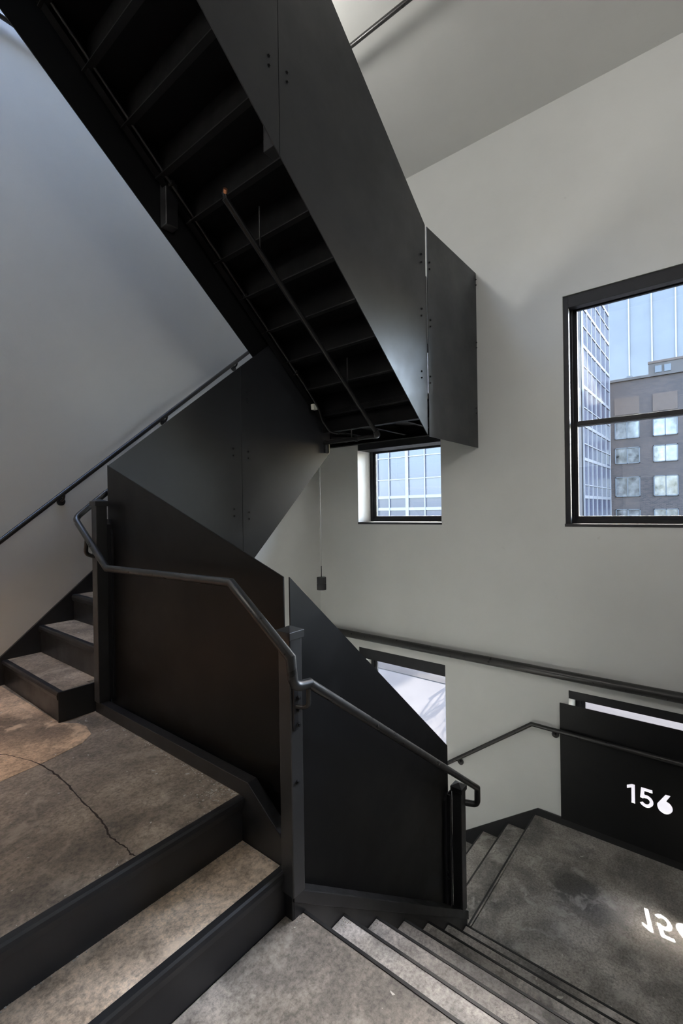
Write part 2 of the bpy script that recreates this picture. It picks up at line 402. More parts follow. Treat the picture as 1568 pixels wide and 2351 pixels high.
tc = []
for k in range(0, 7):
    x = 1.315+T2*k; z = ZB-R2*k
    for q in range(16): tc.append((x-.022-abs(random.gauss(0, .03)), 1.262-abs(random.gauss(0, .02)), z, random.uniform(.0015, .006)))
    for q in range(8): tc.append((x-random.uniform(.03, .2), random.uniform(.1, 1.2), z, random.uniform(.001, .0028)))
chips(tc, s2)
s3 = thing('stair_flight', 'grey steps going down beside the window wall below the number plate', 'stairs', (3.6, 2.3, ZG))
for k in range(0, 7):
    y = 1.351+.247*k; z = ZCL-.1785*k
    x0 = 2.795
    if k: build(B((x0, y-.247-.004, z-.045), (XR-.012, y-.012, z)), 'tread', CONC, s3, .003)
    else: build(B((x0, 1.32, z-.045), (XR-.012, y-.012, z)), 'tread', CONC, s3)
    zr = max(ZG, z-.1785)
    build(MB().prism([(y-.014, z+.002), (y-.003, z+.002), (y, z-.004), (y, z-.03), (y-.01, z-.04), (y-.01, zr), (y-.02, zr), (y-.02, z-.01)], 'x', x0, XR-.012), 'riser', STEEL, s3)
build(MB().prism([(YB+.004, -2.731), (1.315, -2.731), (3.5, -2.731-.708*2.185), (3.5, ZG), (1.5, -3.6), (1.315, ZCL), (YB+.004, ZCL)], 'x', XR-.012, XR-.001), 'wall_stringer', STEEL, s3, .002)

s4 = thing('stair_flight', 'narrow brown steps with black risers climbing along the stair wall', 'stairs', (2.0, 3.45, ZA))
T4, R4 = .2295, .1957
X4 = lambda k: 1.041+T4*(k-1); Z4 = lambda k: -1.007+R4*(k-1)
for k in range(1, 11):
    x, z = X4(k), Z4(k); z0 = ZA if k == 1 else Z4(k-1)
    y0 = 2.93 if k == 1 else 2.99
    prof = [(x+.03, z0), (x+.012, z0), (x+.012, z-.05), (x, z-.042), (x-.003, z-.02), (x, z-.006), (x+.006, z+.001), (x+.03, z+.0015)]
    build(MB().prism(prof, 'y', y0, 3.90), 'riser', STEEL, s4)
    if k == 1:
        build(MB().prism([(x+.018, 2.937), (1.225, 2.937), (1.225, 2.985), (x+T4+.02, 2.985), (x+T4+.02, 3.90), (x+.018, 3.90)], 'z', z-.04, z), 'tread', CONCS, s4, .002)
        build(B((x+.004, 2.926, ZA), (1.30, 2.936, z)), 'side_plate', STEEL, s4, .002)
    else:
        build(B((x+.018, 2.99, z-.04), (x+T4+.02, 3.90, z)), 'tread', CONCS, s4, .002)
    build(B((x+.02, y0, z-.055), (x+T4+.01, 3.90, z-.041)), 'pan', STEEL, s4)
build(MB().prism([(X4(11)+.03, Z4(10)), (X4(11), Z4(10)), (X4(11), .952), (X4(11)+.03, .952)], 'y', 2.99, 3.90), 'riser', STEEL, s4)
sz = lambda x: -.986+.856*(x-1.031)
build(MB().prism([(XN+.004, -1.076), (.93, -1.076), (1.031, -.986), (3.36, sz(3.36)), (3.36, sz(3.36)-.35), (1.2, ZA), (XN+.004, ZA)], 'y', YL-.024, YL-.001), 'wall_stringer', STEEL, s4, .002)
build(MB().prism([(1.30, -1.02), (3.36, .93), (3.36, .62), (1.62, ZA), (1.30, ZA)], 'y', 2.972, 2.988), 'inner_stringer', STEEL, s4)

tag(build(B((1.312, 1.36, ZG), (1.33, YL-.03, -1.55)), 'wall_under_landing', WALL), 'pale plastered wall below the upper landing', kind='structure')
tag(build(MB().prism([(1.33, -1.85), (2.60, -2.81), (2.79, -2.81), (2.79, ZG), (1.33, ZG)], 'y', 1.29, 1.35), 'wall_under_stair', WALL), 'plastered wall below the lower flight', kind='structure')
# curb between the upper landing and the stair well
cb = thing('floor_curb', 'low black steel curb along the landing edge, sloping down past the two steps', 'curb', (1.27, 2.2, ZA))
build(MB().prism([(2.92, -1.115), (1.525, -1.115), (1.272, -1.297), (1.272, -1.62), (2.92, -1.62)], 'x', 1.245, 1.295), 'curb_bar', STEEL, cb, .003)
build(MB().prism([(2.92, -1.40), (1.36, -1.40), (1.36, -1.85), (2.92, -1.85)], 'x', 1.296, 1.31), 'side_plate', STEEL, cb)

# overhead flight and half landing
s5 = thing('stair_flight', 'dark steel underside of the overhead stair rising toward the upper left', 'stairs', (2.2, 2.4, .75))
T5, R5 = .231, .1957
X5 = lambda k: 3.34-T5*(k-1); Z5 = lambda k: .95+R5*k
Y50, Y51 = 1.842, 2.94
for k in range(1, 16):
    x = X5(k); z = Z5(k)
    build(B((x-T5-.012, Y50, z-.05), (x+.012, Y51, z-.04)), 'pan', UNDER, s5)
    build(B((x-T5+.005, Y50, z-.038), (x+.01, Y51, z)), 'tread', CONC, s5)
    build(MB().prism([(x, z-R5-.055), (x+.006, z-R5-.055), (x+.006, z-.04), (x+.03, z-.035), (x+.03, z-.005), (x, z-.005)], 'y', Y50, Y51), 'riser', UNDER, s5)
    # small angle under each pan
    build(MB().prism([(x-.03, z-R5-.062), (x+.012, z-R5-.062), (x+.012, z-R5-.054), (x-.03, z-R5-.054)], 'y', Y50, Y51), 'riser_flange', UNDERL, s5)
zs5 = lambda x: .86+.855*(3.4-x)
for (ya, yb, nm) in ((1.842, 1.852, 'stringer'), (2.93, 2.94, 'stringer')):
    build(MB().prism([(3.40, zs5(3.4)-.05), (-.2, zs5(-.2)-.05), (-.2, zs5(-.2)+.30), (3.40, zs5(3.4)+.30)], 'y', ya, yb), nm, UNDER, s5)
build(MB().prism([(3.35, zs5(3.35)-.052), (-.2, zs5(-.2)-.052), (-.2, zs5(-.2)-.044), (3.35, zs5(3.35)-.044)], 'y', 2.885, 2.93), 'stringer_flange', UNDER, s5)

ld = thing('stair_landing', 'black steel half landing against the window wall above the small window', 'stair landing', (3.9, 2.85, .75))
build(B((3.34, 1.842, .905), (XR-.002, 3.90, .95)), 'deck', CONC, ld)
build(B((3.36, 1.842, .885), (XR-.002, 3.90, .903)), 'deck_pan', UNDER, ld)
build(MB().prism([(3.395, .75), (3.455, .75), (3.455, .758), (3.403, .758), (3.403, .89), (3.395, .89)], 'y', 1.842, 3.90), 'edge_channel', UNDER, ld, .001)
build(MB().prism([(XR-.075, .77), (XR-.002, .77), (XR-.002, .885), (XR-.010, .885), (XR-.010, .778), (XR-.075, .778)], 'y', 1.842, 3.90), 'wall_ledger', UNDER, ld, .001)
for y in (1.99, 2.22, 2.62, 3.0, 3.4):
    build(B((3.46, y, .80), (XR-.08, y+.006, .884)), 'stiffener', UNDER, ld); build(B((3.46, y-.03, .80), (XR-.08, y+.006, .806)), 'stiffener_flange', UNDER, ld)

# ------------------------------------------------------------------ guard panels
bolt_mb = MB()
for k, (rr, hh) in enumerate(((.0085, .004), (.006, .011))): bolt_mb.tube([(0, 0, 0), (0, -hh, 0)], rr, 8 if k == 0 else 6)
BOLT_Y = mesh_from(bolt_mb, (0, 0, 0), 'bolt', STEEL)
bx = MB()
for k, (rr, hh) in enumerate(((.0085, .004), (.006, .011))): bx.tube([(0, 0, 0), (-hh, 0, 0)], rr, 8 if k == 0 else 6)
BOLT_X = mesh_from(bx, (0, 0, 0), 'bolt', STEEL)
YP = 1.832
zb3 = lambda x: .600+.8195*(3.407-x)
zt3 = lambda x: 2.305+.742*(3.392-x)
p3 = thing('guard_panel', 'large charcoal steel side panel of the overhead stair with a bolted vertical seam', 'panel', (2.4, YP, .6))
for (xa, xb) in ((1.786, 3.397), (-.1, 1.782)):
    build(MB().prism([(xa, zb3(xa)), (xb, zb3(xb)), (xb, zt3(xb)), (xa, zt3(xa))], 'y', YP, YP+.006), 'sheet', PANEL, p3)
for (x, z) in ((1.712, 2.413), (1.712, 2.362), (1.846, 2.42), (1.846, 2.368), (3.327, 2.038), (3.326, 1.972), (3.322, 1.60), (3.318, 1.545), (3.31, 1.10), (3.31, 1.05)):
    put('bolt', BOLT_Y, p3, (x, YP, z))
build(B((1.745, YP+.008, zb3(1.78)+.03), (1.825, YP+.088, zt3(1.78)-.3)), 'post', STEEL, p3, .004)
build(B((3.35, YP+.008, .93), (3.43, YP+.07, 1.9)), 'post', STEEL, p3, .004)
p3r = thing('guard_panel', 'short charcoal return panel bolted beside the window wall at the half landing', 'panel', (3.9, YP, .595))
build(MB().prism([(3.427, .596), (XR-.001, .596), (XR-.001, 2.303), (3.427, 2.303)], 'y', YP, YP+.006), 'sheet', PANEL, p3r)
for (x, z) in ((3.462, 2.024), (3.461, 1.97), (3.464, 1.553), (3.462, 1.50), (3.45, 1.087), (3.45, 1.035), (4.402, 2.235), (4.402, 2.182), (4.396, 1.62), (4.396, 1.57), (4.378, .98), (4.378, .93)):
    put('bolt', BOLT_Y, p3r, (x, YP, z))
p3i = thing('guard_panel', 'dark inner side panel of the overhead stair nearest the stair wall', 'panel', (2.0, 2.985, 1.2))
zi = lambda x: 1.277+.8409*(2.557-x)
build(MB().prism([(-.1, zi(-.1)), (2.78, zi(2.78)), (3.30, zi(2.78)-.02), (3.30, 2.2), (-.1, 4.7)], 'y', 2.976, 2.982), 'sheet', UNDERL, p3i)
build(B((1.745, 2.895, 1.965), (1.835, 2.972, 3.2)), 'post', STEEL, p3i, .006)

p2 = thing('guard_panel', 'dark satin steel side panel of the climbing stair with a bolted seam', 'panel', (2.4, 2.96, -1.4))
zt2 = lambda x: .300+.818*(x-1.357)
zb2 = lambda x: -.371+.970*(x-2.53)
for (xa, xb) in ((1.357, 2.410), (2.414, 3.50)):
    build(MB().prism([(xa, zb2(xa)), (xb, zb2(xb)), (xb, zt2(xb)), (xa, zt2(xa))], 'y', 2.96, 2.966), 'sheet', PANEL, p2)
for (x, z) in ((2.33, .50), (2.329, .446), (2.479, .49), (2.479, .437), (2.33, .026), (2.33, -.028), (2.478, 0.0), (2.478, -.054), (2.478, .97), (2.478, .92), (2.478, .89)):
    put('bolt', BOLT_Y, p2, (x, 2.96, z))
pa = thing('guard_panel', 'black panel with a slanted top standing along the upper landing edge', 'panel', (1.335, 2.15, -1.5))
build(MB().prism([(2.918, .301), (1.389, -.267), (1.386, -1.55), (2.905, -1.55)], 'x', 1.335, 1.341), 'sheet', PANEL_DIM, pa)
build(MB().prism([(2.85, -.12), (2.88, -.03), (2.905, -.03), (2.905, -1.11), (2.85, -1.11)], 'x', 1.322, 1.334), 'bracket', STEEL, pa)
build(B((1.296, 2.86, -1.11), (1.333, 2.868, -.06)), 'bracket', STEEL, pa)
for z in (-.12, -.18, -.66, -.71, -1.0, -1.05):
    put('bolt', BOLT_X, pa, (1.322, 2.885, z))
pb = thing('guard_panel', 'black panel with a slanted top beside the steps going down to the lower landing', 'panel', (2.0, 1.335, -2.7))
build(MB().prism([(1.319, -.261), (2.670, -1.473), (2.670, -2.52), (1.319, -1.54)], 'y', 1.335, 1.341), 'sheet', PANEL_DIM, pb)
build(MB().prism([(2.602, -1.78), (2.632, -1.74), (2.632, -2.47), (2.602, -2.45)], 'y', 1.322, 1.334), 'bracket', STEEL, pb)
build(B((2.64, 1.3275, -2.52), (2.705, 1.334, -1.76)), 'bracket', STEEL, pb)
build(B((2.625, 1.30, -2.47), (2.632, 1.322, -1.75)), 'bracket', STEEL, pb)
build(B((1.30, 1.316, -1.40), (1.318, 1.334, -.62)), 'bracket', STEEL, pb)
for z in (-2.22, -2.26): put('bolt', BOLT_Y, pb, (2.617, 1.322, z))
for z in (-.63, -.70): put('bolt', BOLT_Y, pb, (1.33, 1.332, z))

# ------------------------------------------------------------------ newel posts
def newel(label, x, y, z0, z1, hw=.032):
    t = thing('newel_post', label, 'post', (x, y, z0))
    build(B((x-hw, y-hw, z0), (x+hw, y+hw, z1)), 'shaft', NEWEL, t, .004)
    c = hw+.007
    mb = MB().box((x-c, y-c, z1-.03), (x+c, y+c, z1))
    mb.add([(x-c, y-c, z1), (x+c, y-c, z1), (x+c, y+c, z1), (x-c, y+c, z1), (x, y, z1+.016)], [(0, 1, 4), (1, 2, 4), (2, 3, 4), (3, 0, 4)])
    build(mb, 'cap', NEWEL, t, .002)
    return t
n1 = newel('square black newel post at the foot of the climbing stair', 1.268, 2.884, -1.115, .078)
n2 = newel('tall square black newel post at the corner of the two steps', 1.262, 1.282, -1.447, -.450)
n3 = newel('square black newel post at the bottom corner beside the lower landing', 2.733, 1.294, -2.513, -1.735)
build(B((1.238, 1.240, -.82), (1.262, 1.2495, -.655)), 'bracket_plate', STEEL, n2, .001)
for z in (-.70, -.745, -.80, -1.02): put('bolt', BOLT_Y, n2, (1.258, 1.25 if z < -.9 else 1.24, z))

# ------------------------------------------------------------------ handrails
RR = .0185
rl = thing('handrail', 'black tube handrail bending around the posts of the landing and down the lower steps', 'handrail', (1.185, 2.0, -.6))
path = [(2.6, 3.015, 1.14), (1.372, 3.015, .138), (1.185, 3.018, -.022), (1.185, 2.615, -.296), (1.185, 1.535, -.283), (1.185, 1.20, -.523), (1.185, 1.19, -.628), (1.268, 1.183, -.634)]
build(MB().tube(path[1:], RR, 16, [.04, 0, 0, 0, .045]), 'upper_rail', RAILM, rl)
e = Vector((1.268, 1.183, -.634)); e2 = Vector((2.80, 1.20, -.634-.7285*1.532))
build(MB().tube([e-Vector((.006, 0, 0)), e2, e2-Vector((0, 0, .105)), (2.765, 1.27, e2.z-.10)], RR, 16, [0, .03]), 'lower_rail', RAILM, rl)
build(MB().tube([(1.258, 1.185, -.645), (1.262, 1.187, -.725), (1.25, 1.245, -.73)], .009, 10, [.03]), 'bracket', RAILM, rl)
build(MB().tube([(1.187, 2.86, -.13), (1.187, 2.885, -.23), (1.24, 2.885, -.25)], .012, 10, [.05]), 'bracket', RAILM, rl)
build(MB().tube([(1.375, 3.015, .138), (2.9, 3.015, 1.385)], RR, 16), 'inner_rail', RAILM, rl)

wr = thing('handrail', 'thin black handrail mounted on the window wall above the lower landing', 'handrail', (4.346, 1.3, -2.6))
build(MB().tube([(4.346, -2.4, -1.953), (4.346, 1.341, -1.951), (4.346, 3.2, -1.951-.75*1.859)], RR, 16), 'rail', RAILM, wr)
def rosette(parent, p, wall, d):
    """wall bracket: rosette on the wall, arm to the rail at p; d = unit vector into the wall"""
    p = Vector(p); d = Vector(d); low = Vector((0, 0, -.062)); wp = p+d*wall+low
    build(MB().tube([p-Vector((0, 0, RR*.6)), p+low*.75+d*.012, wp], .009, 10, [.02]), 'bracket', RAILM, parent)
    build(MB().disc(wp-d*.012, d, .03, .012, 20), 'rosette', RAILM, parent)
rosette(wr, (4.346, 1.155, -1.951), .069, (1, 0, 0)); rosette(wr, (4.346, 2.06, -2.49), .069, (1, 0, 0)); rosette(wr, (4.346, -.9, -1.952), .069, (1, 0, 0))
lr = thing('handrail', 'black handrail on the stair wall rising to the right', 'handrail', (1.5, 3.85, -.8))
zl = lambda x: -.181+.842*(x-1.029)
build(MB().tube([(-.2, 3.854, -.30), (.88, 3.854, -.30), (3.4, 3.854, zl(3.4))], RR, 16), 'rail', RAILM, lr)
for x in (1.44, 2.30, 3.1): rosette(lr, (x, 3.854, zl(x)), .069, (0, 1, 0))
wp_ = thing('wall_pipe', 'thick black pipe running level along the window wall above the lower windows', 'pipe', (4.36, .5, -1.5))
build(MB().tube([(4.355, YB, -1.452), (4.355, YL-.02, -1.458)], .041, 20), 'pipe', RAILM, wp_)
for y in (-1.5, 1.6, 3.45): build(B((4.36, y, -1.475), (XR-.001, y+.03, -1.435)), 'clamp', STEEL, wp_)
cp_ = thing('ceiling_pipe', 'slim black pipe crossing below the ceiling at the upper right', 'pipe', (3.0, .5, 3.35))
build(MB().tube([(2.768, YB, 3.425), (2.768, 3.9, 3.425)], .017, 14), 'pipe', RAILM, cp_)
for y in (-1.6, 2.6): build(MB().tube([(2.768, y, 3.43), (2.768, y, ZC)], .005, 8), 'hanger', STEEL, cp_)
up_ = thing('wall_pipe', 'thin grey pipe high on the stair wall at the far upper left', 'pipe', (0, 3.9, 3.5))
build(MB().tube([(XN, 3.885, 3.505), (1.9, 3.885, 3.505)], .018, 12), 'pipe', RAILM, up_)
for x in (-1.5, .6): build(B((x, 3.885, 3.495), (x+.02, YL-.001, 3.515)), 'clamp', STEEL, up_)

# ------------------------------------------------------------------ pipework below the overhead stair
sp = thing('sprinkler_pipe', 'black sprinkler pipe running under the overhead stair with an elbow', 'pipe', (2.6, 2.3, .7))
build(MB().tube([(1.775, 2.3, 1.895), (3.357, 2.3, .665), (3.41, 2.34, .655), (3.41, 2.95, .655)], .019, 14, [.02, .02]), 'pipe', PIPEB, sp)
build(MB().tube([(3.33, 2.3, .687), (3.37, 2.305, .657), (3.40, 2.335, .655)], .026, 14, [.02]), 'elbow', PIPEB, sp)
build(MB().disc((3.41, 2.55, .655), (0, 1, 0), .026, .03, 14), 'coupling', PIPEB, sp)
build(MB().tube([(3.41, 2.62, .655), (3.41, 2.62, .76)], .007, 8), 'hanger', PIPEB, sp)
build(MB().tube([(2.05, 2.3, 1.68), (2.05, 2.3, 1.98)], .006, 8), 'hanger', PIPEB, sp)
build(MB().tube([(2.95, 2.3, .985), (2.95, 2.3, 1.22)], .006, 8), 'hanger', PIPEB, sp)
h_ = build(MB().tube([(1.79, 2.3, 1.88), (1.765, 2.295, 1.925)], .016, 12), 'sprinkler_head', PIPEB, sp)
tag(build(MB().disc((1.768, 2.288, 1.918), (-.3, -.5, .35), .013, .022, 14), 'cap', BRASS, h_), 'orange brass sprinkler cap')
build(MB().tube([(3.46, 2.90, .70), (3.46, 2.60, .66), (3.42, 2.55, .655)], .014, 10, [.03]), 'branch_pipe', PIPEB, sp)
build(MB().disc((3.44, 2.95, .56), (0, 0, 1), .03, .12, 14), 'end_fitting', PIPEB, sp)
cd = thing('conduit', 'thin black conduit following the inner edge of the overhead stair underside', 'conduit', (2.4, 2.88, .75))
zc_ = lambda x: 1.117+.862*(3.093-x)-.03
build(MB().tube([(-.1, 2.865, zc_(-.1)), (1.7, 2.865, zc_(1.7)), (3.05, 2.865, zc_(3.05)), (3.24, 2.86, .935), (3.27, 2.86, .84), (3.36, 2.84, .745), (3.42, 2.80, .728), (3.42, 2.70, .728)], .0095, 10, [.05, .1, .05, .05, .05, .03]), 'tube', PIPEB, cd)
for x in (.6, 1.77, 2.4, 2.95): build(B((x-.01, 2.845, zc_(x)-.012), (x+.012, 2.90, zc_(x)+.02)), 'clip', PIPEB, cd)
jb = thing('junction_box', 'small white plastic box on the conduit at the foot of the overhead stair', 'box', (3.2, 2.89, .93))
mbj = MB(); cx_, cz_ = 3.195, .955; s_ = .030; a_ = math.radians(48)
mbj.prism([(cx_+s_*1.2*math.cos(a_+q), cz_+s_*1.2*math.sin(a_+q)) for q in (0, math.pi/2, math.pi, 3*math.pi/2)], 'y', 2.865, 2.90)
build(mbj, 'body', WHITE, jb, .002)
build(MB().disc((3.195, 2.865, .955), (0, -1, 0), .006, .002, 10), 'screw', WHITE, jb)

# ------------------------------------------------------------------ pendant lamp
pl = thing('pendant_lamp', 'small black cylinder pendant lamp hanging on a thin cable in the stairwell', 'lamp', (3.9, 3.449, -.872))
build(MB().tube([(3.9, 3.449, -.800), (3.9, 3.449, -.733)], .052, 28), 'upper_shade', LAMPBLK, pl, .002)
build(MB().tube([(3.9, 3.449, -.872), (3.9, 3.449, -.804)], .052, 28), 'lower_shade', LAMPBLK, pl, .002)
build(MB().tube([(3.9, 3.449, -.806), (3.9, 3.449, -.798)], .048, 24), 'collar', RAILM, pl)
build(MB().tube([(3.9, 3.449, -.735), (3.9, 3.449, -.61)], .005, 10), 'stem', LAMPBLK, pl)
build(MB().tube([(3.9, 3.449, -.612), (3.9, 3.449, .885)], .0028, 8), 'cable', WIRE, pl)

# ------------------------------------------------------------------ windows
def window(n, y0, y1, z0, z1, label, d0, casing, rails, sill=True, head=.05):
    """frame set d0 behind the wall face in opening y0..y1, z0..z1"""
    w = thing('window_%d' % n, label, None, (XR+d0, (y0+y1)/2, z0), kind='structure')
    x0 = XR+d0
    if casing:
        c = .042; xa, xb = XR+.014, XR+.05
        build(MB().box((xa, y1-c, z0), (xb, y1, z1)), 'casing', FRAME, w, .002); build(MB().box((xa, y0, z0), (xb, y0+c, z1)), 'casing', FRAME, w, .002)
        build(MB().box((xa, y0+c, z1-.105), (xb, y1-c, z1)), 'casing', FRAME, w, .002)
        build(MB().box((xb, y1-.03, z0), (x0, y1, z1)), 'jamb_liner', FRAME, w); build(MB().box((xb, y0, z0), (x0, y0+.03, z1)), 'jamb_liner', FRAME, w)
        build(MB().box((xb, y0+.03, z1-.09), (x0, y1-.03, z1)), 'head_liner', FRAME, w)
    f = .045
    fr = MB().box((x0, y0, z0), (x0+.075, y0+f, z1)).box((x0, y1-f, z0), (x0+.075, y1, z1)).box((x0, y0+f, z1-head), (x0+.075, y1-f, z1)).box((x0, y0+f, z0), (x0+.075, y1-f, z0+.035))
    build(fr, 'frame', FRAME, w, .002)
    yy0, yy1 = y0+f, y1-f; zz = [z0+.035]+[r for r in rails]+[z1-head]
    for i in range(len(zz)-1):
        xs = x0+.012+(.03 if i % 2 else 0); a, b = zz[i], zz[i+1]; s = .032
        if i < len(zz)-2: b += .022
        if i > 0: a -= .022
        sm = MB().box((xs, yy0, a), (xs+.03, yy0+s, b)).box((xs, yy1-s, a), (xs+.03, yy1, b)).box((xs, yy0+s, b-s-.008), (xs+.03, yy1-s, b)).box((xs, yy0+s, a), (xs+.03, yy1-s, a+s))
        so_ = build(sm, 'sash', FRAME, w, .002)
        build(B((xs+.012, yy0+s, a+s), (xs+.017, yy1-s, b-s)), 'pane', GLASS, so_)
    if sill: build(B((XR-.006, y0-.004, z0-.022), (x0, y1+.004, z0+.003)), 'sill', SILLM, w, .002)
    return w
window(1, -.09, 1.05, -.145, 1.842, 'large black-framed sash window at the right', .13, True, [.74])
window(2, 2.237, 3.31, -.137, .775, 'small window below the half landing with a white reveal', .25, False, [])
window(3, 2.22, 3.335, -2.95, -1.608, 'low window behind the slanted panel looking onto the pavement', .25, False, [], True, .05)
window(4, -.1, 1.044, -2.66, -1.598, 'low window mostly covered by the number plate', .25, False, [], True, .05)
window(6, 2.237, 2.60, .98, 1.842, 'hidden upper part of the small window, narrowed to shape its light', .25, False, [])  # unseen opening, narrowed so its light misses the lower stair wall
window(5, -1.75, -.6, -.145, 1.842, 'sash window beyond the frame on the right', .13, True, [.74])
tag(build(B((XR+.012, 2.237, .705), (XR+.25, 3.31, .774)), 'trim_3', FRAME), 'black lintel lining above the small window', kind='structure')
for (a, b, t_) in ((2.22, 3.335, -1.608), (-.1, 1.044, -1.598)):
    o = build(B((XR+.012, a, t_-(.125 if a > 2 else .075)), (XR+.25, b, t_-.001)), 'trim_1' if a > 2 else 'trim_2', FRAME); tag(o, 'black lintel lining above the %s low window' % ('far' if a > 2 else 'near'), kind='structure')

# ------------------------------------------------------------------ number plate with cut-out digits
def arc(cx, cy, r, a0, a1, n, ry=None):
    ry = ry or r
    return [(cx+r*math.cos(math.radians(a0+(a1-a0)*i/n)), cy+ry*math.sin(math.radians(a0+(a1-a0)*i/n))) for i in range(n+1)]
D1_ = [(.031, 0), (.056, 0), (.056, .15), (.036, .15), (.0, .131), (.0, .106), (.031, .121)]
D5_ = [(.010, .150), (.086, .150), (.086, .127), (.033, .127), (.031, .101)]+arc(.043, .049, .049, 98, -152, 22)+arc(.043, .049, .024, -152, 118, 18)+[(.022, .064), (.003, .068)]
D6_ = [(.056, .150), (.088, .150), (.060, .100)]+arc(.050, .049, .050, 75, -200, 26)
def digit(poly, yl, zb): return [(yl-u, zb+v) for u, v in poly]
PX = XR-.030
cu = bpy.data.curves.new('plate_outline', 'CURVE'); cu.dimensions = '2D'; cu.fill_mode = 'BOTH'; cu.extrude = .004
P0, P1, Q0, Q1 = -.20, 1.110, -2.728, -1.713
for poly in ([(P0, Q0), (P1, Q0), (P1, Q1), (P0, Q1)], digit(D1_, .608, -2.386), digit(D5_, .520, -2.388), digit(D6_, .404, -2.390)):
    s = cu.splines.new('POLY'); s.points.add(len(poly)-1); s.use_cyclic_u = True
    for p, (u, v) in zip(s.points, poly): p.co = (u, v, 0, 1)
tmp = bpy.data.objects.new('tmp', cu); COL.objects.link(tmp)
bpy.context.view_layer.update()
me0 = bpy.data.meshes.new_from_object(tmp.evaluated_get(bpy.context.evaluated_depsgraph_get()))
mbp = MB(); mbp.add([(PX+v.co.z, v.co.x, v.co.y) for v in me0.vertices], [tuple(p.vertices) for p in me0.polygons])
bpy.data.objects.remove(tmp); bpy.data.meshes.remove(me0)
npl = thing('number_plate', 'black steel plate with the number 156 cut through, mounted over the low window', 'number plate', (PX, .455, Q0))
build(mbp, 'plate', BLACKP, npl)
for y in (P0+.06, 1.07):
    for z in (Q0+.06, Q1-.06): build(MB().disc((PX+.005, y, z), (1, 0, 0), .012, .024, 12), 'standoff', STEEL, npl)

# ------------------------------------------------------------------ lamps out of frame
def luminaire(label, x, y, z, lx, ly, energy, col, up=False):
    t = thing('ceiling_light', label, 'ceiling light', (x, y, z))
    build(B((x-lx/2-.02, y-ly/2-.02, z), (x+lx/2+.02, y+ly/2+.02, z+.05)), 'housing', LAMPBLK, t)
    for sx in (-.4, .4):
        top = ZC if z > 2.5 else z+.4
        build(MB().tube([(x+sx*lx, y+(ly/2+.01 if up else 0), z+.05), (x+sx*lx, y+(ly/2+.01 if up else 0), ZC)], .004, 8), 'cable', WIRE, t)
    zz = z+.056 if up else z-.006
    a = area('lamp', (x, y, zz), (0, 0, 1 if up else -1), lx, ly, energy, col); a.location = Vector((x, y, zz))-WLOC[t.name]; a.parent = t
gl = thing('globe_lamp', 'white globe pendant lamp hanging above the overhead stair', 'lamp', (1.9, 2.4, 2.9))
mbg = MB()
for i in range(1, 12): pass
rings = [(math.sin(math.pi*k/12)*.09, -math.cos(math.pi*k/12)*.09) for k in range(13)]
for k, (r_, z_) in enumerate(rings):
    for q in range(20): mbg.v.append((1.9+max(r_, .002)*math.cos(2*math.pi*q/20), 2.4+max(r_, .002)*math.sin(2*math.pi*q/20), 2.99+z_))
for k in range(12):
    for q in range(20): mbg.f.append((k*20+q, k*20+(q+1) % 20, (k+1)*20+(q+1) % 20, (k+1)*20+q))
mbg.sm = True
build(mbg, 'globe', GLOBE, gl)
build(MB().tube([(1.9, 2.4, 3.07), (1.9, 2.4, ZT)], .004, 8), 'cable', LAMPBLK, gl)
ww = thing('fill_light', 'added fill light behind the viewer facing the window wall', 'light fixture', (.25, -1.9, 1.6))  # unseen fill light added to brighten the window wall
build(B((.20, -2.5, 1.6), (.245, -1.3, 2.8)), 'housing', LAMPBLK, ww)
for y in (-2.4, -1.4): build(MB().tube([(.22, y, 2.8), (.22, y, ZC)], .004, 8), 'cable', WIRE, ww)
a = area('lamp', (0, 0, 0), (1, -.06, 0), 1.16, 1.16, 96, (1, .99, .985)); a.location = Vector((.25, -1.9, 2.2))-WLOC[ww.name]; a.parent = ww
luminaire('low hanging warm light above the upper landing', -.3, 3.0, -.3, .4, .4, 9, (1, .60, .30))

# ------------------------------------------------------------------ outside
pv = build(B((XR+WT, -60, ZG-.3), (10.75, 90, ZG)), 'sidewalk', SIDEWALK); tag(pv, 'sunlit pale pavement outside the low window', 'pavement', kind='structure')
kb = build(B((10.75, -60, ZG-.3), (11.05, 90, ZG+.02)), 'kerb', KERB); tag(kb, 'grey stone kerb beyond the pavement', 'kerb', kind='structure')
rd = build(B((11.05, -60, ZG-.35), (160, 90, ZG-.12)), 'road', ASPHALT); tag(rd, 'grey asphalt street beyond the kerb', 'road', kind='structure')

